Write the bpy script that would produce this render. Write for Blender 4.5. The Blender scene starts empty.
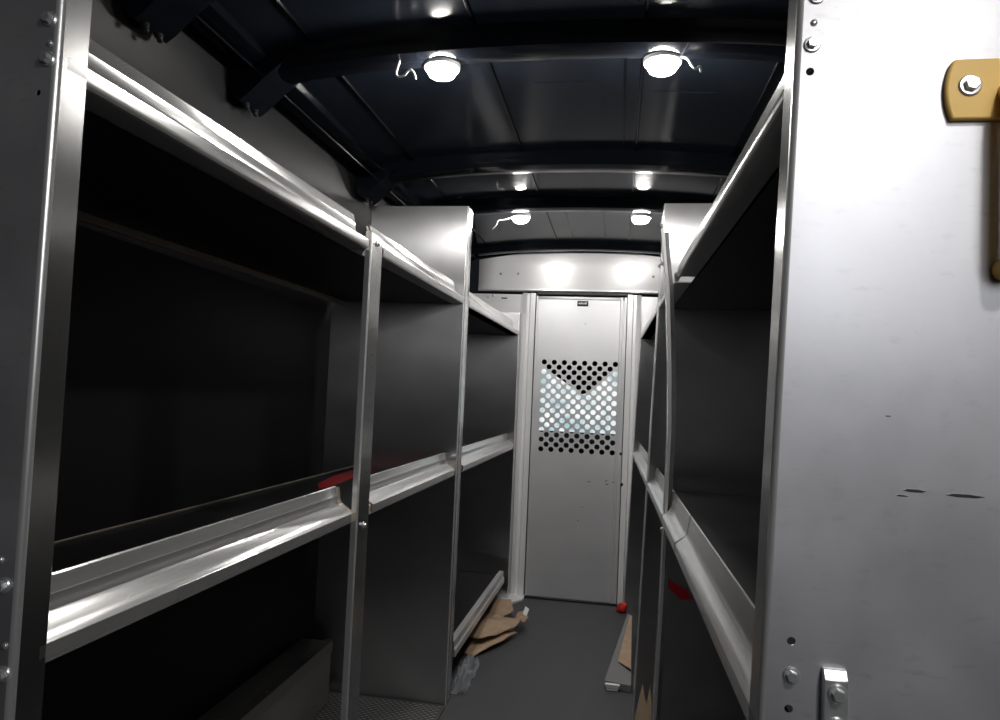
import bpy, bmesh, math, random
from mathutils import Vector, Matrix, noise
random.seed(7)
sc = bpy.context.scene
col = sc.collection

# ------------------------------------------------------------------ materials
def mat(name, base, rough=.5, metal=0., spec=.5, coat=0.):
    m = bpy.data.materials.new(name); m.use_nodes = True
    b = m.node_tree.nodes['Principled BSDF']
    b.inputs['Base Color'].default_value = (*base, 1)
    b.inputs['Roughness'].default_value = rough
    b.inputs['Metallic'].default_value = metal
    b.inputs['Specular IOR Level'].default_value = spec
    b.inputs['Coat Weight'].default_value = coat
    b.inputs['Coat Roughness'].default_value = .12
    return m

def add_noise(m, scale, c0, c1, r0=None, r1=None, stretch=(1, 1, 1), detail=5, bump=0., lo=.3, hi=.7, spots=None):
    nt = m.node_tree; N = nt.nodes; L = nt.links; b = N['Principled BSDF']
    tc = N.new('ShaderNodeTexCoord'); mp = N.new('ShaderNodeMapping'); mp.inputs['Scale'].default_value = stretch
    nz = N.new('ShaderNodeTexNoise'); nz.inputs['Scale'].default_value = scale; nz.inputs['Detail'].default_value = detail
    L.new(tc.outputs['Object'], mp.inputs[0]); L.new(mp.outputs[0], nz.inputs['Vector'])
    cr = N.new('ShaderNodeValToRGB')
    cr.color_ramp.elements[0].position = lo; cr.color_ramp.elements[0].color = (*c0, 1)
    cr.color_ramp.elements[1].position = hi; cr.color_ramp.elements[1].color = (*c1, 1)
    L.new(nz.outputs['Fac'], cr.inputs[0])
    out = cr.outputs[0]
    if spots:
        n2 = N.new('ShaderNodeTexNoise'); n2.inputs['Scale'].default_value = spots[0]; n2.inputs['Detail'].default_value = 8
        mp2 = N.new('ShaderNodeMapping'); mp2.inputs['Scale'].default_value = spots[1]
        L.new(tc.outputs['Object'], mp2.inputs[0]); L.new(mp2.outputs[0], n2.inputs['Vector'])
        r2 = N.new('ShaderNodeValToRGB'); r2.color_ramp.elements[0].position = spots[2]; r2.color_ramp.elements[1].position = spots[3]
        L.new(n2.outputs['Fac'], r2.inputs[0])
        mx = N.new('ShaderNodeMix'); mx.data_type = 'RGBA'
        L.new(r2.outputs[0], mx.inputs[0]); L.new(out, mx.inputs[6]); mx.inputs[7].default_value = (*spots[4], 1)
        out = mx.outputs[2]
    L.new(out, b.inputs['Base Color'])
    if r0 is not None:
        mr = N.new('ShaderNodeMapRange'); mr.inputs['From Min'].default_value = .3; mr.inputs['From Max'].default_value = .7
        mr.inputs['To Min'].default_value = r0; mr.inputs['To Max'].default_value = r1
        L.new(nz.outputs['Fac'], mr.inputs[0]); L.new(mr.outputs[0], b.inputs['Roughness'])
    if bump:
        bp = N.new('ShaderNodeBump'); bp.inputs['Strength'].default_value = bump; bp.inputs['Distance'].default_value = .002
        L.new(nz.outputs['Fac'], bp.inputs['Height']); L.new(bp.outputs[0], b.inputs['Normal'])
    return m

M = {}
# mill-finish aluminium sheet, smudged
M['sheet'] = add_noise(mat('aluminium sheet', (.66, .66, .67), .36, 1.), 4, (.60, .60, .615), (.70, .70, .71), .28, .31, (1, 1, 1.4), 2, 0)
_nt = M['sheet'].node_tree; _b = _nt.nodes['Principled BSDF']; _b.inputs['Anisotropic'].default_value = .88     # vertical mill grain
_c = _nt.nodes.new('ShaderNodeCombineXYZ'); _c.inputs[0].default_value = 1.; _nt.links.new(_c.outputs[0], _b.inputs['Tangent'])
M['panel'] = add_noise(mat('scuffed galvanised sheet', (.6, .6, .62), .46, .72), 5, (.42, .42, .445), (.62, .62, .645), .38, .52, (1.1, 1, .9), 8, 0,
                       spots=(70, (.6, 1, 1.5), .58, .9, (.40, .40, .41)))
M['lip'] = add_noise(mat('bright aluminium extrusion', (.56, .56, .56), .21, .72), 70, (.54, .54, .54), (.62, .62, .61), .19, .23, (1, .02, 1), 1, 0)
M['edge'] = mat('bare aluminium edge', (.82, .82, .82), .3, 1.)
M['bend'] = mat('polished bend', (.8, .8, .8), .3, .7)
M['flange'] = add_noise(mat('brushed flange', (.6, .6, .6), .27, .95), 2.2, (.40, .40, .405), (.48, .48, .47), .19, .25, (1, 1, 3), 0, 0)
M['zinc'] = mat('zinc plated steel', (.85, .86, .86), .3, .8)
M['bulk'] = add_noise(mat('grey painted partition steel', (.7, .7, .71), .27, .18, .5), 1.5, (.845, .845, .855), (.875, .875, .885), None, None, (1, 1, 1), 0)
M['leaf'] = add_noise(mat('grey enamelled door sheet', (.68, .68, .695), .42, .5, .5), 6, (.65, .655, .675), (.69, .695, .715), .40, .45, (1, 1, 1), 2,
                      spots=(38, (1, 1, 2), .72, .8, (.2, .2, .2)))
M['roof'] = add_noise(mat('navy painted roof steel', (.010, .013, .020), .16, 0, .14, .0), 3, (.010, .014, .021), (.016, .021, .030), .1, .18)
M['rib'] = mat('navy painted rib steel', (.0045, .0055, .008), .14, 0, .14, 0)
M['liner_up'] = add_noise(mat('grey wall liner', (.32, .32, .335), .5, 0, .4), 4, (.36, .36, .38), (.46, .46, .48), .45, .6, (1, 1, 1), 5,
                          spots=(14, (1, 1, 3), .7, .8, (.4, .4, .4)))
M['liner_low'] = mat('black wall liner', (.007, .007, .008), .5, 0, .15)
M['tray'] = mat('dark coated shelf tray', (.02, .02, .021), .35, .3)
M['mat'] = mat('black shelf mat', (.007, .007, .008), .45, 0, .3)
M['floor'] = add_noise(mat('dark grey rubber floor', (.06, .062, .066), .55, 0, .4), 14, (.054, .056, .061), (.072, .074, .08), .5, .62, (1, 1, 1), 6, .05)
M['tread'] = mat('worn tread plate', (.2, .195, .19), .38, .8)
M['box'] = mat('dark tread plate', (.2, .19, .18), .45, .75)
M['yellow'] = mat('yellow painted steel', (.85, .55, .16), .42, 0, .3, .0)
M['black'] = mat('black plastic', (.01, .01, .011), .45)
M['white'] = mat('white print', (.8, .8, .8), .5)
M['card'] = add_noise(mat('brown corrugated card', (.4, .28, .19), .85, 0, .2), 30, (.37, .26, .175), (.46, .33, .23))
M['card_in'] = mat('pale torn card', (.5, .36, .24), .9, 0, .2)
M['carton'] = mat('grey carton board', (.2, .2, .2), .6, 0, .3)
M['paper'] = mat('white paper', (.75, .75, .74), .8, 0, .2)
M['red'] = mat('flat red', (.32, .008, .012), .5)
M['redcap'] = mat('red plastic', (.6, .03, .02), .4)
M['wire'] = mat('grey wire', (.55, .55, .53), .4)
M['lamp_body'] = mat('white lamp body', (.8, .8, .8), .4)
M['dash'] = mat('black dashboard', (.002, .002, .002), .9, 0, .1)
M['tan'] = add_noise(mat('oxidised bracket', (.5, .43, .35), .4, .4), 25, (.44, .37, .29), (.56, .5, .43))

def emis(name, c, s):
    m = bpy.data.materials.new(name); m.use_nodes = True
    nt = m.node_tree; nt.nodes.remove(nt.nodes['Principled BSDF'])
    e = nt.nodes.new('ShaderNodeEmission'); e.inputs[0].default_value = (*c, 1); e.inputs[1].default_value = s
    nt.links.new(e.outputs[0], nt.nodes['Material Output'].inputs[0]); return m
M['lens'] = emis('lit lamp lens', (1., .97, .93), 420.)
# daylight through a fogged windscreen, uneven
m = emis('daylit windscreen', (.8, .9, .95), 1.); nt = m.node_tree
e = [n for n in nt.nodes if n.type == 'EMISSION'][0]
tc = nt.nodes.new('ShaderNodeTexCoord'); nz = nt.nodes.new('ShaderNodeTexNoise'); nz.inputs['Scale'].default_value = 9; nz.inputs['Detail'].default_value = 4
cr = nt.nodes.new('ShaderNodeValToRGB'); cr.color_ramp.elements[0].position = .35; cr.color_ramp.elements[0].color = (.42, .6, .66, 1)
cr.color_ramp.elements[1].position = .6; cr.color_ramp.elements[1].color = (.95, 1, 1, 1)
nt.links.new(tc.outputs['Object'], nz.inputs['Vector']); nt.links.new(nz.outputs['Fac'], cr.inputs[0]); nt.links.new(cr.outputs[0], e.inputs[0])
M['glass'] = m
# clear crumpled film
m = bpy.data.materials.new('clear film'); m.use_nodes = True; nt = m.node_tree
b = nt.nodes['Principled BSDF']; b.inputs['Base Color'].default_value = (.4, .42, .45, 1); b.inputs['Roughness'].default_value = .07
tr = nt.nodes.new('ShaderNodeBsdfTransparent'); mx = nt.nodes.new('ShaderNodeMixShader'); mx.inputs[0].default_value = .5
nt.links.new(tr.outputs[0], mx.inputs[1]); nt.links.new(b.outputs[0], mx.inputs[2]); nt.links.new(mx.outputs[0], nt.nodes['Material Output'].inputs[0])
M['film'] = m

# ------------------------------------------------------------------ mesh builder
ID = lambda p: p
class MB:
    def __init__(s, f=ID): s.v = []; s.f = []; s.m = []; s.fn = f; s.mi = 0
    def add(s, vs, fs, raw=False):
        o = len(s.v); s.v += [tuple(p) if raw else tuple(s.fn(p)) for p in vs]
        s.f += [[i + o for i in f] for f in fs]; s.m += [s.mi] * len(fs); return s
    def box(s, x0, x1, y0, y1, z0, z1, c=0.):
        if c:
            b = bmesh.new(); bmesh.ops.create_cube(b, size=1)
            for v in b.verts: v.co = Vector(((x0 + x1) / 2 + v.co.x * (x1 - x0), (y0 + y1) / 2 + v.co.y * (y1 - y0), (z0 + z1) / 2 + v.co.z * (z1 - z0)))
            bmesh.ops.bevel(b, geom=list(b.edges), offset=c, segments=2, affect='EDGES', profile=.5)
            b.verts.index_update(); s.add([v.co for v in b.verts], [[v.index for v in f.verts] for f in b.faces]); b.free(); return s
        vs = [(x, y, z) for x in (x0, x1) for y in (y0, y1) for z in (z0, z1)]
        return s.add(vs, [(0, 1, 3, 2), (4, 6, 7, 5), (0, 4, 5, 1), (2, 3, 7, 6), (0, 2, 6, 4), (1, 5, 7, 3)])
    def prism(s, poly, a0, a1, axis='y', steps=1):
        """closed polygon extruded along an axis; poly coords are the other two in order"""
        n = len(poly); vs = []
        for k in range(steps + 1):
            a = a0 + (a1 - a0) * k / steps
            for p in poly:
                vs.append({'y': (p[0], a, p[1]), 'x': (a, p[0], p[1]), 'z': (p[0], p[1], a)}[axis])
        fs = [[k * n + i, k * n + (i + 1) % n, (k + 1) * n + (i + 1) % n, (k + 1) * n + i] for k in range(steps) for i in range(n)]
        fs += [list(range(n))[::-1], [steps * n + i for i in range(n)]]
        return s.add(vs, fs)
    def sheet(s, line, t, a0, a1, axis='y', steps=1):
        """open polyline given thickness t (to its left), extruded"""
        L = [Vector(p) for p in line]; off = []
        for i, p in enumerate(L):
            d0 = (L[i] - L[i - 1]).normalized() if i else None
            d1 = (L[i + 1] - L[i]).normalized() if i < len(L) - 1 else None
            n0 = Vector((-d0.y, d0.x)) if d0 else Vector((-d1.y, d1.x)); n1 = Vector((-d1.y, d1.x)) if d1 else n0
            n = (n0 + n1).normalized(); k = 1 / max(.4, n.dot(n0)); off.append(p + n * t * k)
        return s.quadsheet([tuple(p) for p in L], [tuple(p) for p in off], a0, a1, axis, steps)
    def quadsheet(s, A, B, a0, a1, axis, steps=1):
        n = len(A); vs = []; mk = lambda p, a: {'y': (p[0], a, p[1]), 'x': (a, p[0], p[1]), 'z': (p[0], p[1], a)}[axis]
        ring = A + B[::-1]; m = len(ring)
        for k in range(steps + 1):
            a = a0 + (a1 - a0) * k / steps
            vs += [mk(p, a) for p in ring]
        fs = [[k * m + i, k * m + (i + 1) % m, (k + 1) * m + (i + 1) % m, (k + 1) * m + i] for k in range(steps) for i in range(m)]
        for base, rev in ((0, 1), (steps * m, 0)):
            for i in range(n - 1):
                q = [base + i, base + i + 1, base + m - 2 - i, base + m - 1 - i]
                fs.append(q[::-1] if rev else q)
        return s.add(vs, fs)
    def tube(s, pts, r, n=10, cap=True):
        P = [Vector(p) for p in pts]; rings = []; up = None
        for i, p in enumerate(P):
            d = (P[min(i + 1, len(P) - 1)] - P[max(i - 1, 0)]).normalized()
            if up is None:
                up = Vector((0, 0, 1)) if abs(d.z) < .9 else Vector((1, 0, 0))
            a = d.cross(up).normalized(); up = a.cross(d).normalized()
            rr = r[i] if isinstance(r, (list, tuple)) else r
            rings.append([p + (a * math.cos(t) + up * math.sin(t)) * rr for t in [2 * math.pi * k / n for k in range(n)]])
        vs = [v for R in rings for v in R]
        fs = [[i * n + k, i * n + (k + 1) % n, (i + 1) * n + (k + 1) % n, (i + 1) * n + k] for i in range(len(P) - 1) for k in range(n)]
        if cap: fs += [list(range(n))[::-1], [(len(P) - 1) * n + k for k in range(n)]]
        return s.add(vs, fs)
    def lathe(s, prof, c, d=(0, 0, 1), n=20, hexa=False):
        """prof: (r, h) along d from c"""
        d = Vector(d).normalized(); a = d.orthogonal().normalized(); b = d.cross(a); c = Vector(c); n = 6 if hexa else n
        vs = []
        for r, h in prof:
            for k in range(n):
                t = 2 * math.pi * k / n; vs.append(c + d * h + (a * math.cos(t) + b * math.sin(t)) * r)
        fs = [[i * n + k, i * n + (k + 1) % n, (i + 1) * n + (k + 1) % n, (i + 1) * n + k] for i in range(len(prof) - 1) for k in range(n)]
        fs += [list(range(n))[::-1], [(len(prof) - 1) * n + k for k in range(n)]]
        return s.add(vs, fs)
    def plate(s, outline, holes, t, place, seg=14):
        """flat sheet with round holes; 2D outline -> place(u, v, w) with w in 0..t"""
        cu = bpy.data.curves.new('tmp', 'CURVE'); cu.dimensions = '2D'; cu.fill_mode = 'BOTH'; cu.extrude = t / 2
        def sp(pts):
            q = cu.splines.new('POLY'); q.points.add(len(pts) - 1); q.use_cyclic_u = True
            for p, c in zip(q.points, pts): p.co = (c[0], c[1], 0, 1)
        sp(outline)
        for (hx, hy, r) in holes: sp([(hx + r * math.cos(2 * math.pi * k / seg), hy + r * math.sin(2 * math.pi * k / seg)) for k in range(seg)])
        o = bpy.data.objects.new('tmp', cu); col.objects.link(o)
        me = bpy.data.meshes.new_from_object(o.evaluated_get(bpy.context.evaluated_depsgraph_get()))
        vs = [place(v.co.x, v.co.y, v.co.z + t / 2) for v in me.vertices]; fs = [list(p.vertices) for p in me.polygons]
        bpy.data.objects.remove(o); bpy.data.curves.remove(cu); bpy.data.meshes.remove(me)
        return s.add(vs, fs)
    def build(s, name, m, parent=None, ang=35, fix=True):
        off = Vector((0, 0, 0)); p = parent
        while p is not None: off += p.location; p = p.parent
        me = bpy.data.meshes.new(name); me.from_pydata([Vector(v) - off for v in s.v], [], s.f)
        b = bmesh.new(); b.from_mesh(me); bmesh.ops.remove_doubles(b, verts=b.verts, dist=1e-6)
        if fix: bmesh.ops.recalc_face_normals(b, faces=b.faces)
        b.to_mesh(me); b.free()
        ms = m if isinstance(m, list) else [m]
        for q in ms: me.materials.append(q)
        if len(ms) > 1 and len(me.polygons) == len(s.m):
            for pl, k in zip(me.polygons, s.m): pl.material_index = k
        for pl in me.polygons: pl.use_smooth = True
        me.set_sharp_from_angle(angle=math.radians(ang))
        o = bpy.data.objects.new(name, me); col.objects.link(o); o.parent = parent
        return o

def tag(o, label, cat, group=None):
    o['label'] = label; o['category'] = cat
    if group: o['group'] = group
    return o
def thing(name, loc, label, cat, group=None):
    o = bpy.data.objects.new(name, None); col.objects.link(o); o.location = loc; o.empty_display_size = .05
    return tag(o, label, cat, group)
def struct(o): o['kind'] = 'structure'; return o
def bolt(parent, c, d, r=.0065, f=ID, name='bolt'):
    b = MB(); c = Vector(f(c))
    b.lathe([(r * 1.45, 0), (r * 1.5, .001), (r * 1.3, .0022), (r * 1.05, .0024)], c, d, 18)
    dd = Vector(d).normalized()
    b.lathe([(r, .002), (r, .0065), (r * .86, .0078)], c, dd, hexa=True)
    return b.build(name, M['zinc'], parent, 25)
def rivet(parent, c, d, r=.004, f=ID):
    b = MB(); b.lathe([(r, 0), (r * .95, .0012), (r * .7, .0022), (r * .3, .0028)], Vector(f(c)), d, 12)
    return b.build('rivet', M['zinc'], parent)

# ------------------------------------------------------------------ geometry frames
CX = -.20
mapL = lambda p: (-.64 + .0143 * p[1] - p[0], p[1], p[2])                      # p = (depth into shelf, along van, height)
mapR = lambda p: (.16 + .028 * (p[2] - .89) - .0129 * p[1] + p[0], p[1], p[2])

# ------------------------------------------------------------------ the van shell
b = MB(); b.box(-1.18, .78, -.12, 4.30, -.04, 0); struct(b.build('floor', M['floor']))
def wall(name, sx):
    b = MB(); X = lambda d: CX + sx * d
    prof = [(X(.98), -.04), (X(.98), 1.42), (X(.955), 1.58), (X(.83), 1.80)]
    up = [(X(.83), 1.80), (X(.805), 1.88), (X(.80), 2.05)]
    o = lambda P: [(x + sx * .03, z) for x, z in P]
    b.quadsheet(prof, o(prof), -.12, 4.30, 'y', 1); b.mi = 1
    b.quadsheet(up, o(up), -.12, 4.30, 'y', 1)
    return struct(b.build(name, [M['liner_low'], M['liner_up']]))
wall('wall_left', -1); wall('wall_right', 1)
def roof_z(x, base=2.095):
    d = (x - CX) / .80
    return base - .05 * d * d - .02 * d ** 6
b = MB(); xs = [CX - .83 + 1.66 * k / 40 for k in range(41)]
A = [(x, roof_z(x)) for x in xs]; B = [(x, z + .03) for x, z in A]
b.quadsheet(A, B, -.12, 4.30, 'y', 1)
ceil = struct(b.build('ceiling', M['roof']))
# swages pressed along the roof skin, and flat damping pads
for x, y0, y1, w in [(-.365, .32, 4.26, .007), (.038, .32, 4.26, .006), (-.005, 1.78, 2.44, .003), (-.775, .32, 4.26, .006), (.37, .32, 4.26, .006), (-.27, 3.2, 4.26, .004), (-.09, 3.2, 4.26, .004)]:
    q = MB(); zc = roof_z(x)
    q.prism([(x - w, zc + .002), (x - w * .4, zc - .0045), (x + w * .4, zc - .0045), (x + w, zc + .002)], y0, y1, 'y')
    struct(q.build('roof_swage', M['rib'], ceil))
for x0, x1, y0, y1 in [(-.262, -.072, 1.93, 2.21), (.075, .25, 1.99, 2.23)]:
    q = MB(); P_ = [(x0 + (x1 - x0) * k / 6, roof_z(x0 + (x1 - x0) * k / 6) - .0018) for k in range(7)]; q.quadsheet(P_, [(x, z + .002) for x, z in P_], y0, y1, 'y')
    struct(q.build('damping_pad', M['roof'], ceil))
# longitudinal roof side rails
for name, sx in (('trim_1', -1), ('trim_2', 1)):
    X = lambda d: CX + sx * d
    q = MB(); q.prism([(X(.802), 2.04), (X(.79), 2.02), (X(.745), 2.012), (X(.70), 2.03), (X(.69), 2.075), (X(.80), 2.075)], -.11, 4.25, 'y')
    q.tube([(X(.735), -.11, 2.010), (X(.735), 4.2, 2.010)], .004, 8)
    struct(q.build(name, M['rib']))

# ------------------------------------------------------------------ roof ribs
def rib(y, w, label, deep=.045):
    root = thing('roof_rib', (CX, y, 2.05), label, 'roof rib', 'roof ribs')
    b = MB(); n = 36; rings = []
    sec = [(-.5, 0.), (-.36, -.42), (-.30, -1.), (-.1, -1.08), (.1, -1.08), (.30, -1.), (.36, -.42), (.5, 0.)]
    for k in range(n + 1):
        x = CX - .70 + 1.40 * k / n; z = roof_z(x) + .001
        ring = [(x, y + a * w, z + h * deep) for a, h in sec] + [(x, y + .5 * w, z + .004), (x, y - .5 * w, z + .004)]
        rings.append(ring)
    m = len(rings[0]); vs = [p for r in rings for p in r]
    fs = [[k * m + i, k * m + (i + 1) % m, (k + 1) * m + (i + 1) % m, (k + 1) * m + i] for k in range(n) for i in range(m)] + [list(range(m)), [n * m + i for i in range(m)]]
    b.add(vs, fs); b.build('rib_channel', M['rib'], root, 50)
    # pressed tabs along the forward edge
    for x0, x1 in [(-.62, -.52), (-.50, -.42), (-.33, -.21), (-.10, -.01), (.0, .09), (.12, .20)]:
        q = MB(); zc = roof_z((x0 + x1) / 2) - deep * .45
        q.box(x0, x1, y + .36 * w, y + .62 * w, zc - .004, zc + .001, .0012); q.build('pressed_tab', M['roof'], root)
    for sx in (-1, 1):
        X = lambda d: CX + sx * d
        q = MB()
        q.prism([(X(.80), 2.04), (X(.797), 1.955), (X(.788), 1.935), (X(.772), 1.928), (X(.752), 1.942), (X(.70), 1.99), (X(.65), 2.03), (X(.66), 2.06), (X(.80), 2.06)], y - w * .42, y + w * .42, 'y')
        q.build('gusset', M['rib'], root, 40)
        for dy in (-.022, .022):
            bb = MB(); bb.lathe([(.009, 0), (.009, .004), (.006, .006), (.006, .014), (.004, .016)], (X(.770), y + dy, 1.932), (-.3 * sx, 0, -1), 10); bb.build('stud', M['black'], root)
    return root
rib(1.27, .12, 'black roof rib nearest the camera, only its left end bracket in view')
rib(1.665, .13, 'dark roof rib carrying the nearer pair of lit dome lamps')
rib(2.55, .15, 'dark roof rib without lamps, between the two lamp ribs')
rib(3.13, .12, 'dark roof rib carrying the farther pair of lamps before the partition')
rib(4.07, .10, 'dark roof rib directly above the top of the partition header', .035)

# ------------------------------------------------------------------ ceiling lamps
def lamp(x, y, label):
    z = roof_z(x) - .049
    root = thing('dome_lamp', (x, y, z), label, 'ceiling light', 'round dome lamps')
    b = MB(); b.lathe([(.045, .012), (.047, .002), (.045, -.006), (.041, -.008)], (x, y, z), (0, 0, 1), 32); b.build('lamp_rim', M['lamp_body'], root)
    b = MB(); b.lathe([(.038, -.004), (.0375, -.012), (.035, -.018), (.031, -.024), (.022, -.0285), (.011, -.031), (.003, -.0315)], (x, y, z), (0, 0, 1), 32); b.build('lens', M['lens'], root)
    return root
lamp(.51, -.06, 'round lit dome lamp in the roof corner above the pale right end panel')
lamp(-.468, 1.70, 'round lit dome lamp on the nearer lamp rib, left one')
lamp(.083, 1.71, 'round lit dome lamp on the nearer lamp rib, right one')
lamp(-.470, 3.215, 'small looking lit dome lamp on the far lamp rib, left one')
lamp(.083, 3.215, 'small looking lit dome lamp on the far lamp rib, right one')
def wire(pts, label):
    P = [Vector(p) for p in pts]; out = []
    for i in range(len(P) - 1):
        p0 = P[max(i - 1, 0)]; p1 = P[i]; p2 = P[i + 1]; p3 = P[min(i + 2, len(P) - 1)]
        for k in range(6):
            t = k / 6; out.append(.5 * ((2 * p1) + (p2 - p0) * t + (2 * p0 - 5 * p1 + 4 * p2 - p3) * t * t + (3 * p1 - p0 - 3 * p2 + p3) * t ** 3))
    out.append(P[-1]); b = MB(); b.tube(out, .0028, 8)
    return tag(b.build('loose_wire', M['wire']), label, 'wire', 'loose lamp wires')
wire([(-.566, 1.655, 2.036), (-.570, 1.645, 2.003), (-.562, 1.64, 1.99), (-.546, 1.64, 1.994), (-.535, 1.64, 2.006), (-.525, 1.645, 2.002), (-.524, 1.66, 1.992)], 'curled loose wire hanging left of the nearer left dome lamp')
wire([(.125, 1.69, 2.04), (.137, 1.66, 2.02), (.146, 1.64, 1.995), (.154, 1.635, 1.984), (.164, 1.64, 1.99), (.168, 1.65, 1.984)], 'short loose wire hanging right of the nearer right dome lamp')
wire([(-.51, 3.2, 2.032), (-.535, 3.18, 2.018), (-.565, 3.16, 2.008), (-.572, 3.15, 1.985), (-.590, 3.15, 1.965)], 'short loose wire drooping left of the far left dome lamp')

# ------------------------------------------------------------------ partition with door
YB = 4.22
b = MB()
b.box(-1.16, -.575, YB, YB + .03, 0, 1.815); b.box(.125, .76, YB, YB + .03, 0, 1.815)
part = struct(b.build('wall_front', M['bulk']))
# header: folded sheet leaning slightly back, rolled lower lip
def hdr_top(x):
    P = [(-1.0, 1.99), (-.853, 2.016), (-.55, 2.066), (.08, 2.066), (.42, 2.016), (.6, 1.99)]
    for (a, za), (c, zc) in zip(P, P[1:]):
        if a <= x <= c: return za + (zc - za) * (x - a) / (c - a)
    return 1.99
b = MB(); xs = [-.853, -.75, -.65, -.55, -.40, -.234, -.06, .08, .20, .31, .42]
F = []
for x in xs:
    t = hdr_top(x); bul = .010 if -.56 < x < .09 else 0
    F.append([(x, YB - .035, 1.828), (x, YB - .050, 1.835), (x, YB - .050, 1.850), (x, YB - .044 - bul * .2, 1.87), (x, YB - .048 - bul * .5, 1.87 + (t - 1.87) * .55), (x, YB - .053, t), (x, YB + .03, t + .004)])
m = len(F[0]); vs = [p for r in F for p in r]; nv = len(vs)
fs = [[k * m + i, k * m + i + 1, (k + 1) * m + i + 1, (k + 1) * m + i] for k in range(len(F) - 1) for i in range(m - 1)]
b.add(vs, fs)
hd = b.build('header_panel', M['bulk'], part, 50); hd['kind'] = 'structure'
sd = hd.modifiers.new('thick', 'SOLIDIFY'); sd.thickness = .003
for x, z in [(-.718, 1.932), (-.61, 1.934), (.191, 1.929), (.30, 1.93)]:
    q = MB(); q.lathe([(.008, 0), (.007, .003), (.003, .004)], (x, YB - .047, z), (0, -1, 0), 12); struct(q.build('screw', M['tread'], part))
for x, z in [(-.797, 1.80), (-.765, 1.806)]: struct(bolt(part, (x, YB, z), (0, -1, 0), .007))
q = MB(); q.box(-.715, -.68, YB - .002, YB + .002, 1.786, 1.794); struct(q.build('slot', M['black'], part))
# jambs
def jamb(x0, x1, name, fold):
    q = MB(); w = x1 - x0
    pr = [(x0, YB), (x0, YB - .03), (x0 + w * .28, YB - .034), (x0 + w * .34, YB - .022), (x0 + w * .55, YB - .022), (x0 + w * .62, YB - .036), (x1, YB - .036), (x1, YB)]
    if fold: pr = [(x0 + x1 - p[0], p[1]) for p in pr][::-1]
    q.prism(pr, 0.0, 1.82, 'z'); return struct(q.build(name, M['bulk'], part, 30))
jamb(-.578, -.500, 'door_jamb', False); jamb(.050, .128, 'door_jamb', True)
q = MB(); q.prism([(-.64, 3.99), (-.60, 3.965), (-.495, 4.115), (-.495, 4.222), (-.64, 4.222)], .0005, .012, 'z'); ft = struct(q.build('foot_flange', M['bulk'], part))
for gx in (-.502, .040):
    q = MB(); q.box(gx, gx + .016, YB + .001, YB + .02, 0, 1.82); struct(q.build('gap_blocker', M['black'], part))  # black strips added to stop cab light leaking through the door gaps
q = MB(); q.box(-.49, .045, YB - .03, YB + .02, 1.818, 1.83); struct(q.build('header_stop', M['black'], part))

# door leaf with perforated window
YD = YB - .012
holes = []
c0, r0_, c1, r1_ = -.434, 1.407, -.010, .884
for r in range(19):
    z = r0_ + (r1_ - r0_) * r / 18; n = 8 if r % 2 == 0 else 7
    for k in range(n):
        x = c0 + (c1 - c0) * (k + (0 if n == 8 else .5)) / 7
        holes.append((x, z, .0158))
b = MB(); b.plate([(-.492, .012), (.042, .012), (.042, 1.805), (-.492, 1.805)], holes, .004, lambda u, v, w: (u, YD + w, v), 16)
door = struct(b.build('door_1', M['leaf']))
q = MB(); q.prism([(.006, YD), (.010, YD - .012), (.022, YD - .012), (.024, YD - .006), (.030, YD - .006), (.032, YD - .012), (.044, YD - .012), (.046, YD)], .012, 1.805, 'z')
q.prism([(-.494, YD), (-.494, YD - .008), (-.487, YD - .008), (-.485, YD)], .012, 1.805, 'z'); q.box(-.49, .04, YD - .006, YD, 1.788, 1.805, .001)
st = struct(q.build('door_stile', M['leaf'], door, 30))
for z in [.15, .33, .52, .70, .88, 1.05, 1.23, 1.42, 1.6, 1.74]:
    q = MB(); q.lathe([(.0045, 0), (.004, .0025), (.002, .003)], (-.478, YD, z), (0, -1, 0), 10); struct(q.build('rivet', M['bulk'], door))
for x, z in [(.040, .882), (.051, .706)]:
    q = MB(); q.lathe([(.009, 0), (.008, .004), (.003, .005)], (x, YB - .036 if x > .047 else YD - .012, z), (0, -1, 0), 12); struct(q.build('screw', M['black'], door))
for x0, z0, w, h in [(-.152, .704, .022, .004), (-.045, .715, .012, .006), (-.042, .695, .016, .006), (-.004, .71, .012, .005), (-.20, .47, .007, .006), (-.18, .55, .010, .004), (-.20, 1.64, .006, .006)]:
    q = MB(); q.box(x0, x0 + w, YD - .0006, YD + .001, z0, z0 + h); struct(q.build('scuff_mark', M['tread'], door))
q = MB(); q.box(-.249, -.183, YD - .003, YD + .001, 1.7485, 1.781, .001); pl = struct(q.build('maker_plate', M['black'], door))
q = MB(); x = -.241
for w, h0, h1 in [(.006, 0, .009), (.005, 0, .007), (.006, 0, .012), (.004, 0, .007), (.003, 0, .010), (.006, 0, .008), (.006, 0, .012), (.004, 0, .013)]:
    q.box(x, x + w, YD - .0036, YD - .0028, 1.761 + h0, 1.761 + h1); x += w + .0012
struct(q.build('maker_lettering', M['white'], pl))
q = MB(); q.box(-.495, .05, YB - .03, YB + .03, 0, .010, .002); struct(q.build('threshold', M['black'], door))

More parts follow.
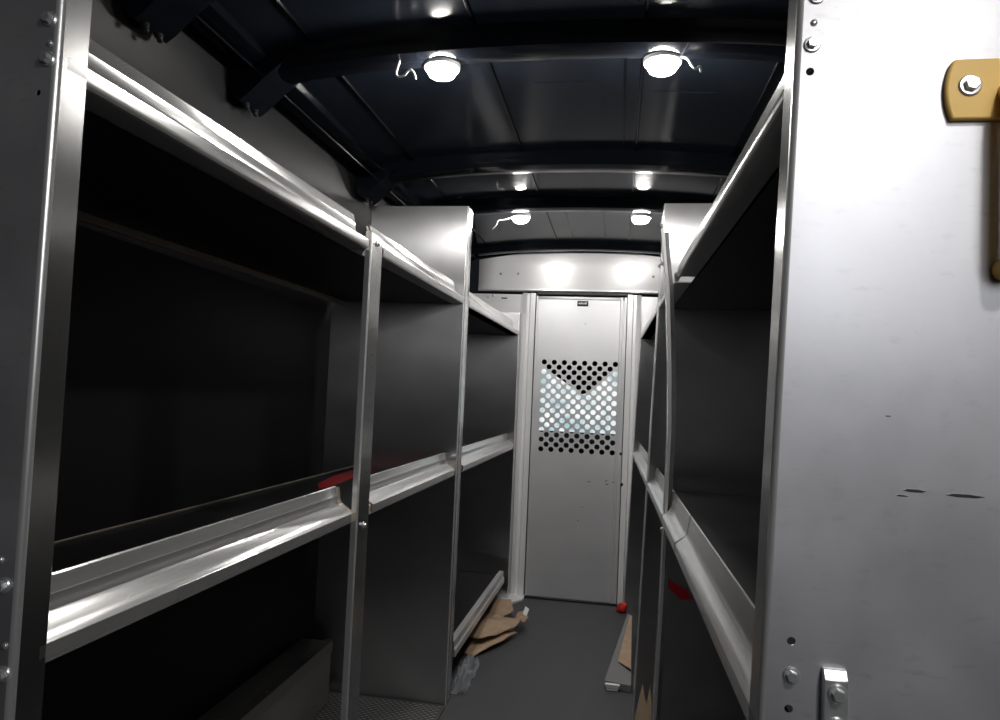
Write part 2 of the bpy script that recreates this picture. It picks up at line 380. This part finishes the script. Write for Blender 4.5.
# ------------------------------------------------------------------ the cab beyond the door
b = MB(); b.box(-1.1, .7, 5.60, 5.62, .90, 1.75); struct(b.build('window_1', M['glass']))
b = MB(); b.prism([(-1.1, 1.80), (-1.1, 1.52), (-.70, 1.50), (-.575, 1.425), (-.265, 1.222), (-.24, 1.228), (-.022, 1.415), (.25, 1.5), (.7, 1.52), (.7, 1.80)], 5.50, 5.60, 'y'); struct(b.build('trim_3', M['dash']))
b = MB(); b.prism([(5.59, .45), (5.59, .915), (5.50, .925), (5.35, .86), (5.20, .82), (5.12, .74), (5.12, .45)], -1.1, .7, 'x')
tag(b.build('dashboard', M['dash']), 'black cab dashboard under the bright windscreen, seen through the door holes', 'dashboard')
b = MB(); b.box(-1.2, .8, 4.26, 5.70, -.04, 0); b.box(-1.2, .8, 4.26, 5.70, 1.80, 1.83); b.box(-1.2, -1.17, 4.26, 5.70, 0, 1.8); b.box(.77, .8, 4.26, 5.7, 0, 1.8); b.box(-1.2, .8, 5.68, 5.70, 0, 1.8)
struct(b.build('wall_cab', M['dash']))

# ------------------------------------------------------------------ shelving
LIPP = [(.007, 0), (.0025, .0018), (.0005, .0055), (0, .010), (0, .0245), (.0012, .0262), (.014, .034), (.029, .0415), (.0345, .0465), (.037, .054), (.037, .0655), (.0385, .068), (.042, .0865), (.0445, .0885), (.047, .087)]
def shelf(root, f, spans, z, deep=.48, gap=.03, cuts=None, k=1., brackets=2):
    y0, y1 = spans[0][0], spans[-1][1]; i0 = .05
    b = MB(f); b.sheet([(i0 if len(spans) > 1 else .005, z), (deep, z), (deep, z + .011)], .002, y0, y1, 'y')
    s = b.build('shelf', M['tray'], root); b = MB(f)
    b.sheet([(deep + .006, z + .013), (deep + .001, z + .013), (deep + .004, z + .010), (deep + .004, z - .020), (deep - .016, z - .020)], -.002, y0, y1, 'y')
    b.build('back_flange', M['tan'], s)
    b = MB(f); b.box(.052, deep - .006, y0 + .002, y1 - .002, z + .0022, z + .0045); b.build('shelf_mat', M['mat'], s)
    for a0, a1 in (cuts or spans):
        b = MB(f); b.sheet([(.055, 0 + z)] + [(u * k, z + h) for u, h in LIPP], -.002, a0 + gap, a1 - gap, 'y', 6)
        b.build('shelf_lip', M['lip'], s, 24)
        for c0, c1 in ([(a0, a0 + gap + .03), (a1 - gap - .03, a1)] if brackets == 2 else [(a1 - .012, a1 + .02)] if brackets else []):
            q = MB(f); q.sheet([(u_ * k, z + h_) for u_, h_ in [(.006, .001), (.006, .022), (.020, .034), (.036, .044), (.042, .054), (.0425, .066), (.047, .083)]], -.002, c0, c1, 'y'); q.build('lip_bracket', M['tan'], s, 24)
    return s

def end_panel(root, f, y, flange, top, deep_lo, deep_hi, zb, name, material, holes=(), r=.004, t=.002):
    b = MB(f)
    b.plate([(r, zb), (deep_lo, zb), (deep_lo, 1.56), (deep_hi, 1.80), (deep_hi, top), (r, top)], holes, t, lambda u, v, w: (u, y + w, v))
    arc = [(r - r * math.sin(a), y + r - r * math.cos(a)) for a in [math.pi / 2 * k / 6 for k in range(7)]]
    o = b.build(name, material, root, 30)
    b = MB(f); b.sheet(arc, -t, zb, top, 'z', 1); b.build('bend_edge', M['bend'], o, 60)
    pr = [(0, y + r), (0, y + flange - .004), (.003, y + flange), (.014, y + flange)]
    b = MB(f); b.sheet(pr, -t, zb, top, 'z', 1); b.build('flange', M['flange'], o, 30)
    return o

ZL, ZU = .885, 1.555
dL = (0, -1, 0)
# ---- left unit
Lr = thing('shelving_unit', (-.85, 2.4, 0), 'long aluminium van shelving unit along the left wall, three bays with two shelves', 'shelving unit')
pr_ = {}
hl = [(.022, 1.532, .0035), (.020, .845, .003), (.030, .70, .003)]
p1 = end_panel(Lr, mapL, .675, .047, 1.945, .50, .38, .013, 'end_panel', M['panel'], hl, .007)
for u, z in [(.0135, 1.616), (.0125, 1.570), (.0195, .985), (.0115, .891)]: bolt(p1, (u, .675, z), dL, .0060, mapL)
for u, z in [(.011, 1.588), (.025, 1.012), (.012, .921)]: rivet(p1, (u, .675, z), dL, .0038, mapL)
# mid post: channel with a row of adjustment holes
def post(root, f, y0, w, z0, z1, bow=None, ew=.012):
    g = f if bow is None else (lambda p: f((p[0] + bow(p[2]), p[1], p[2])))
    b = MB(g)
    n = 45; hs = [(y0 + w * .62, z0 + .06 + (z1 - z0 - .1) * k / n, .0028) for k in range(n + 1)]
    if bow is None:
        b.plate([(y0 + .002, z0), (y0 + w, z0), (y0 + w, z1), (y0 + .002, z1)], hs, .002, lambda u, v, w_: (w_, u, v), 8)
    else:
        b.sheet([(0, y0 + .002), (0, y0 + w)], .002, z0, z1, 'z', 30)
    b.sheet([(.002, y0 + w - .002), (.022, y0 + w - .002)], .002, z0, z1, 'z', 30)
    o = b.build('post', M['flange'], root, 30); b = MB(g)
    b.sheet([(-.0005, y0 + .006), (-.0005, y0 + .002), (.0005, y0), (ew, y0)], -.0022, z0, z1, 'z', 30); b.build('post_edge', M['bend'], o, 60)
    return o, g
p2, g2 = post(Lr, mapL, 1.65, .085, .013, 1.603)
for z in (1.582, .868): bolt(p2, (0, 1.70, z), (1, 0, 0), .006, mapL)
p3 = end_panel(Lr, mapL, 2.68, .08, 1.945, .55, .40, .0, 'divider_panel', M['sheet'])
q = MB(mapL); q.sheet([(-.0012, 2.70), (-.0012, 2.725)], -.0025, .02, 1.93, 'z'); q.build('joint_cover', M['edge'], p3)
p4 = end_panel(Lr, mapL, 4.11, .07, 1.69, .52, .50, .0, 'divider_panel', M['sheet'])
for sp_ in (((.679, 1.648), (1.737, 2.678)), ((2.762, 4.108),)):
    for z in (ZL, ZU): shelf(Lr, mapL, sp_, z, .405 if z == ZL else .49, .03 if z == ZL else .010)
# base rail of the far bay
b = MB(mapL); b.sheet([(.03, .145), (0, .145), (0, .170), (.006, .178), (.006, .207), (.03, .209)], -.002, 2.80, 3.95, 'y'); b.build('base_rail', M['bend'], Lr, 30)
b = MB(mapL); b.box(.03, .48, 2.80, 4.10, .143, .147); b.build('shelf', M['tray'], Lr)

# ---- right unit
Rr = thing('shelving_unit', (.40, 2.4, 0), 'aluminium shelving unit along the right wall, pale scuffed end panel in the foreground', 'shelving unit')
UR = lambda x, z, y=.745: x - (.16 + .028 * (z - .89) - .0129 * y)
hr = [(UR(.1845, 1.561), 1.561, .0042), (UR(.180, .985), .985, .0042), (UR(.179, .919), .919, .0042)]
q1 = end_panel(Rr, mapR, .745, .047, 1.945, .58, .40, .0, 'end_panel', M['panel'], hr, .006)
for x, z in [(.189, 1.640), (.1855, 1.589), (.1808, .952)]: bolt(q1, (UR(x, z), .745, z), dL, .0056, mapR)
rivet(q1, (UR(.187, 1.612), .745, 1.612), dL, .0036, mapR)
for x, z, w, h in [(.279, 1.1405, .022, .0014), (.317, 1.1385, .036, .0015), (.273, 1.135, .012, .0007), (.262, 1.212, .006, .0006)]:
    q = MB(mapR); u = UR(x, z); q.prism([(u, z), (u + w * .3, z - h), (u + w * .8, z - h), (u + w, z), (u + w * .6, z + h), (u + w * .2, z + h)], .7444, .7455, 'y'); q.build('scratch', M['flange'], q1)
def bow(z):
    P = [(0, .012), (.71, .011), (.93, .007), (1.13, .005), (1.32, -.006), (1.53, -.024), (1.60, -.036), (1.70, -.048)]
    for (a, o), (c, d) in zip(P, P[1:]):
        if z <= c: t = (z - a) / (c - a); return o + (d - o) * t
    return -.048
q2, g2r = post(Rr, mapR, 1.97, .05, 0, 1.69, bow, .006)
for z in (.858, 1.60): bolt(q2, (0, 2.0, z), (-1, 0, 0), .007, g2r)
q3 = end_panel(Rr, mapR, 2.68, .06, 1.955, .58, .44, .0, 'divider_panel', M['sheet'])
for z in (1.88, 1.72): bolt(q3, (0, 2.705, z), (-1, 0, 0), .006, mapR)
q4 = end_panel(Rr, mapR, 4.10, .07, 1.66, .58, .52, .0, 'divider_panel', M['sheet'])
for sp_ in (((.749, 1.968), (2.057, 2.678)), ((2.742, 4.098),)):
    for z in (.876, ZU): shelf(Rr, mapR, sp_, z, .52, .004, (((.749, 1.60), (1.605, 1.972), (1.98, 2.678)) if sp_[0][0] < 1 and z < 1 else None), .70 if z < 1 else 1., 1 if z < 1 else 0)

# ------------------------------------------------------------------ fittings on the right end panel
yp = .7445
X0 = .3095
h = thing('grab_handle', (.36, yp, 1.54), 'yellow painted grab handle bolted to the pale right end panel', 'handle')
b = MB()
out = [(.45, 1.505), (.45, 1.566), (.317, 1.565)] + [(X0 + .005 * (abs(k) / 4) ** 2, 1.5355 + .027 * -k / 4) for k in range(-4, 5)] + [(.315, 1.5055)]
b.plate(out, [], .008, lambda u, v, w: (u, yp - .008 + w, v)); mp = b.build('mounting_plate', M['yellow'], h)
bv = mp.modifiers.new('bevel', 'BEVEL'); bv.width = .002; bv.segments = 2; bv.limit_method = 'ANGLE'
bolt(h, (.3306, yp - .008, 1.5384), dL, .0072)
b = MB(); b.tube([(.366, yp - .004, 1.531), (.366, yp - .025, 1.530), (.366, yp - .040, 1.524), (.366, yp - .046, 1.508), (.366, yp - .047, 1.45), (.366, yp - .047, 1.385), (.366, yp - .042, 1.366), (.366, yp - .03, 1.36), (.366, yp - .0005, 1.358)], .011, 16); b.build('grip_bar', M['yellow'], h)
h = thing('strap_bracket', (.22, yp, .93), 'narrow zinc strap bracket bolted low on the pale right end panel', 'bracket')
b = MB(); b.prism([(yp, .964), (yp - .005, .9635), (yp - .011, .955), (yp - .011, .80), (yp - .002, .79), (yp, .79)], .2085, .2305, 'x'); mp = b.build('bracket_plate', M['zinc'], h)
bv = mp.modifiers.new('bevel', 'BEVEL'); bv.width = .0012; bv.segments = 2
for z in (.943, .912): bolt(h, (.2205, yp - .011, z), dL, .0062)

# ------------------------------------------------------------------ low things under the shelves
b = MB(mapL); b.box(.0, .545, .70, 2.676, .0005, .010)
tp = b.build('tread_plate', M['tread']); tag(tp, 'raised diamond tread floor plate under the left shelves', 'floor plate')
q = MB(mapL); k = 0; y = 1.9
while y < 2.66:
    u = .02 + (.0125 if k % 2 else 0)
    while u < .53:
        s = 1 if (int(round(u / .0125)) + k) % 2 else -1
        if .018 < u: 
            a = .010; w = .0032
            q.add([(u - a, y - s * a * .55, .010), (u + w * .5, y - w, .0125), (u + a, y + s * a * .55, .010), (u - w * .5, y + w, .0125)], [(0, 1, 2, 3)])
        u += .025
    y += .0125; k += 1
pt = q.build('tread_pattern', M['zinc'], tp, fix=False); pt['kind'] = 'stuff'

wb = thing('wheel_arch_cover', (-1.1, 1.7, 0), 'dark tread plate wheel arch box on the floor under the left shelves', 'wheel arch cover')
b = MB(); b.box(-1.155, -1.035, .90, 2.58, .0135, .240, .003); b.build('box_shell', M['box'], wb)
b = MB(); b.sheet([(-1.033, .20), (-1.033, .2425), (-1.06, .2425)], -.002, .90, 2.582, 'y'); b.build('corner_angle', M['box'], wb)
for y in (1.2, 1.5, 1.8, 2.1, 2.4, 2.55): rivet(wb, (-1.048, y, .2425), (0, 0, 1), .004)

# ------------------------------------------------------------------ litter on the floor
def scrap(name, poly, z, label, m, tilt=(0, 0), curl=.012, t=.005, group=None, cat='cardboard', seed=0):
    """torn flat piece: outline in x, y at base height z, tilted and curled"""
    b0 = bmesh.new(); vs = [b0.verts.new((x, y, 0)) for x, y in poly]; b0.faces.new(vs)
    bmesh.ops.triangulate(b0, faces=b0.faces[:]); bmesh.ops.subdivide_edges(b0, edges=b0.edges[:], cuts=3, use_grid_fill=True)
    cx = sum(p[0] for p in poly) / len(poly); cy = sum(p[1] for p in poly) / len(poly)
    for v in b0.verts:
        n = noise.noise(Vector((v.co.x * 9 + seed, v.co.y * 9, seed * 1.7)))
        v.co.z = (v.co.x - cx) * tilt[0] + (v.co.y - cy) * tilt[1] + n * curl
    mz = min(v.co.z for v in b0.verts)
    for v in b0.verts: v.co.z += z - mz
    b0.verts.index_update(); bb = MB(); bb.add([v.co.copy() for v in b0.verts], [[v.index for v in f.verts] for f in b0.faces]); b0.free()
    o = bb.build(name, m if isinstance(m, list) else [m], None, 40)
    s = o.modifiers.new('thick', 'SOLIDIFY'); s.thickness = t; s.offset = 1
    return tag(o, label, cat, group)
G = 'torn cardboard pieces'
scrap('cardboard_scrap', [(-.655, 3.22), (-.60, 3.19), (-.555, 3.25), (-.50, 3.36), (-.44, 3.50), (-.50, 3.52), (-.64, 3.42)], .004, 'torn brown cardboard at the bottom of the pile by the left base rail', M['card'], (.0, .05), .02, group=G, seed=1)
scrap('cardboard_scrap', [(-.655, 3.34), (-.585, 3.31), (-.47, 3.46), (-.43, 3.56), (-.51, 3.59), (-.60, 3.53), (-.665, 3.44)], .044, 'broad torn brown cardboard piece on top of the pile by the left base rail', M['card'], (.05, .06), .025, group=G, seed=3)
scrap('cardboard_scrap', [(-.475, 3.61), (-.415, 3.54), (-.40, 3.60), (-.43, 3.69), (-.47, 3.70)], .050, 'cardboard piece with upturned white torn tip at the right of the pile', M['card'], (.35, .1), .02, group=G, seed=5)
scrap('paper_tip', [(-.435, 3.63), (-.412, 3.61), (-.405, 3.67), (-.428, 3.70)], .078, 'small white paper tip on the cardboard pile', M['paper'], (.3, .3), .01, .002, None, 'paper', 6)
scrap('cardboard_scrap', [(-.66, 3.60), (-.58, 3.58), (-.52, 3.64), (-.55, 3.72), (-.65, 3.71)], .028, 'small brown cardboard piece behind the pile by the left base rail', M['card'], (.10, .1), .02, group=G, seed=8)
scrap('cardboard_scrap', [(-.65, 3.73), (-.56, 3.72), (-.50, 3.78), (-.53, 3.88), (-.63, 3.90)], .012, 'brown cardboard piece farthest back, near the partition foot', M['card'], (.05, .3), .015, group=G, seed=11)
# clear film
b0 = bmesh.new(); bmesh.ops.create_grid(b0, x_segments=26, y_segments=34, size=.5)
for v in b0.verts:
    u, w = v.co.x + .5, v.co.y + .5
    x = -.625 + .075 * u; y = 2.80 + .30 * w
    hgt = .05 * (1 - abs(2 * u - 1) ** 2) * (1 - abs(2 * w - 1) ** 2)
    n = noise.noise(Vector((x * 22, y * 22, 1.))); n2 = noise.noise(Vector((x * 60, y * 60, 4.)))
    v.co = Vector((x + .012 * n2, y + .02 * n, max(.003, (.008 + hgt + .05 * n + .045 * n2))))
b0.verts.index_update(); bb = MB(); bb.add([v.co.copy() for v in b0.verts], [[v.index for v in f.verts] for f in b0.faces]); b0.free()
tag(bb.build('plastic_film', M['film'], None, 18), 'crumpled clear plastic film on the floor at the left base rail', 'plastic film')
# right side litter
ct = thing('flat_carton', (.06, 3.1, 0), 'folded grey carton with white edges leaning at the foot of the right shelves', 'carton')
b = MB()
ln = [((-.005, 3.03, .034), (.105, 3.36, .205)), ]
A3 = [Vector(p) for p in [(-.005, 3.02, .032), (.104, 3.00, .030), (.118, 3.62, .125), (.098, 3.66, .125)]]
for k, (dz, m_) in enumerate([(0, 'carton')]):
    vs = [p + Vector((0, 0, -.028)) for p in A3] + A3
    b.add(vs, [(0, 3, 2, 1), (4, 5, 6, 7), (0, 1, 5, 4), (1, 2, 6, 5), (2, 3, 7, 6), (3, 0, 4, 7)])
b.build('carton_board', M['carton'], ct)
for k in range(3):
    b = MB(); z = .003 + .009 * k; x = .002 - .003 * k + .002
    b.box(x, .05 + .004 * k, 2.996 - .001 * k, 3.012, z, z + .0065); b.build('white_edge', M['paper'], ct)
b = MB(); b.add([(.050, 3.17, .062), (.104, 3.10, .062), (.116, 3.58, .140), (.106, 3.60, .134), (.050, 3.17, .058), (.104, 3.10, .058), (.116, 3.58, .136), (.106, 3.60, .130)], [(0, 1, 2, 3), (7, 6, 5, 4), (0, 4, 5, 1), (1, 5, 6, 2), (2, 6, 7, 3), (3, 7, 4, 0)])
b.build('brown_liner', M['card'], ct)
b = MB(); P = [(.093, .0), (.098, .16), (.110, .215), (.122, .268), (.130, .225), (.136, .21), (.146, .262), (.152, .225), (.150, 0)]
b.prism(P, 0, .005, 'y')
for i, v in enumerate(b.v): b.v[i] = (v[0], 2.36 + v[2] * .25 + v[1], v[2])
tag(b.build('cardboard_scrap', M['card']), 'torn brown cardboard standing upright against the right shelves', 'cardboard', G)
b = MB(); b.lathe([(.005, -.030), (.018, -.026), (.027, -.016), (.030, -.003), (.027, .010), (.019, .018), (.006, .021)], (.078, 4.08, .030), (.5, -.3, 1), 16)
for i, v in enumerate(b.v):
    n = noise.noise(Vector(v) * 45); b.v[i] = (v[0] + .012 * n, v[1], max(.001, v[2] + .011 * n))
tag(b.build('plastic_lump', M['redcap']), 'small red plastic lump on the floor at the right foot of the door', 'litter')

# two flat dark red patches on the shelving
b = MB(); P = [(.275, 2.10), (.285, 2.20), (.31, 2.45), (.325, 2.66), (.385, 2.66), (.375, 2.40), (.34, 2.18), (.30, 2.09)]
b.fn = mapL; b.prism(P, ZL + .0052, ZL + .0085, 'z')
tag(b.build('red_patch', M['red']), 'dark red patch lying on the lower left shelf behind its lip', 'strap')
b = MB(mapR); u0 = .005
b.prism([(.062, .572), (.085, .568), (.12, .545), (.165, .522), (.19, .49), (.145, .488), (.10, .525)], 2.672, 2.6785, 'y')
tag(b.build('red_patch', M['red']), 'dark red patch on the right divider panel below the lower shelf', 'strap')

# ------------------------------------------------------------------ light
w = bpy.data.worlds.new('yard'); sc.world = w; w.use_nodes = True
nt = w.node_tree; bg = nt.nodes['Background']; bg.inputs[0].default_value = (.55, .62, .75, 1); bg.inputs[1].default_value = .012
def area(name, loc, tgt, sx, sy, power, c=(1, 1, 1)):
    l = bpy.data.lights.new(name, 'AREA'); l.shape = 'RECTANGLE'; l.size = sx; l.size_y = sy; l.energy = power; l.color = c
    o = bpy.data.objects.new(name, l); col.objects.link(o); o.location = loc
    o.rotation_euler = (Vector(tgt) - Vector(loc)).to_track_quat('-Z', 'Y').to_euler(); return o


area('rear_fill_light', (.62, -.75, 1.75), (.32, .745, 1.15), .5, .5, 6.5, (.97, .98, 1))  # added soft fill from behind right, no real lamp stands there

# ------------------------------------------------------------------ camera
cam = bpy.data.cameras.new('camera'); co = bpy.data.objects.new('camera', cam); col.objects.link(co)
f_px = 700.; vp = (616., 396.)
fy = Vector(((vp[0] - 500) / f_px, (vp[1] - 360) / f_px, 1)).normalized()
rl = math.radians(2.5); u = Vector((math.sin(rl), -math.cos(rl), 0)); u.z = -(u.x * fy.x + u.y * fy.y) / fy.z; fz = u.normalized()
fx = fy.cross(fz)
if fx.x < 0: fx = -fx
R = Matrix((fx, fy, fz))                       # rows: world axes in camera (right, down, forward)
right = R @ Vector((1, 0, 0)); up = R @ Vector((0, -1, 0)); back = R @ Vector((0, 0, -1))
co.matrix_world = Matrix(((right.x, up.x, back.x, 0), (right.y, up.y, back.y, 0), (right.z, up.z, back.z, 1.22), (0, 0, 0, 1)))
cam.sensor_width = 36; cam.lens = f_px * 36 / 1000; cam.clip_start = .02
sc.camera = co
sc.view_settings.view_transform = 'Standard'; sc.view_settings.look = 'None'; sc.view_settings.gamma = 1
sc.view_settings.use_curve_mapping = False; sc.view_settings.exposure = 0
sc.cycles.use_denoising = True
sc.cycles.max_bounces = 10; sc.cycles.sample_clamp_indirect = 6
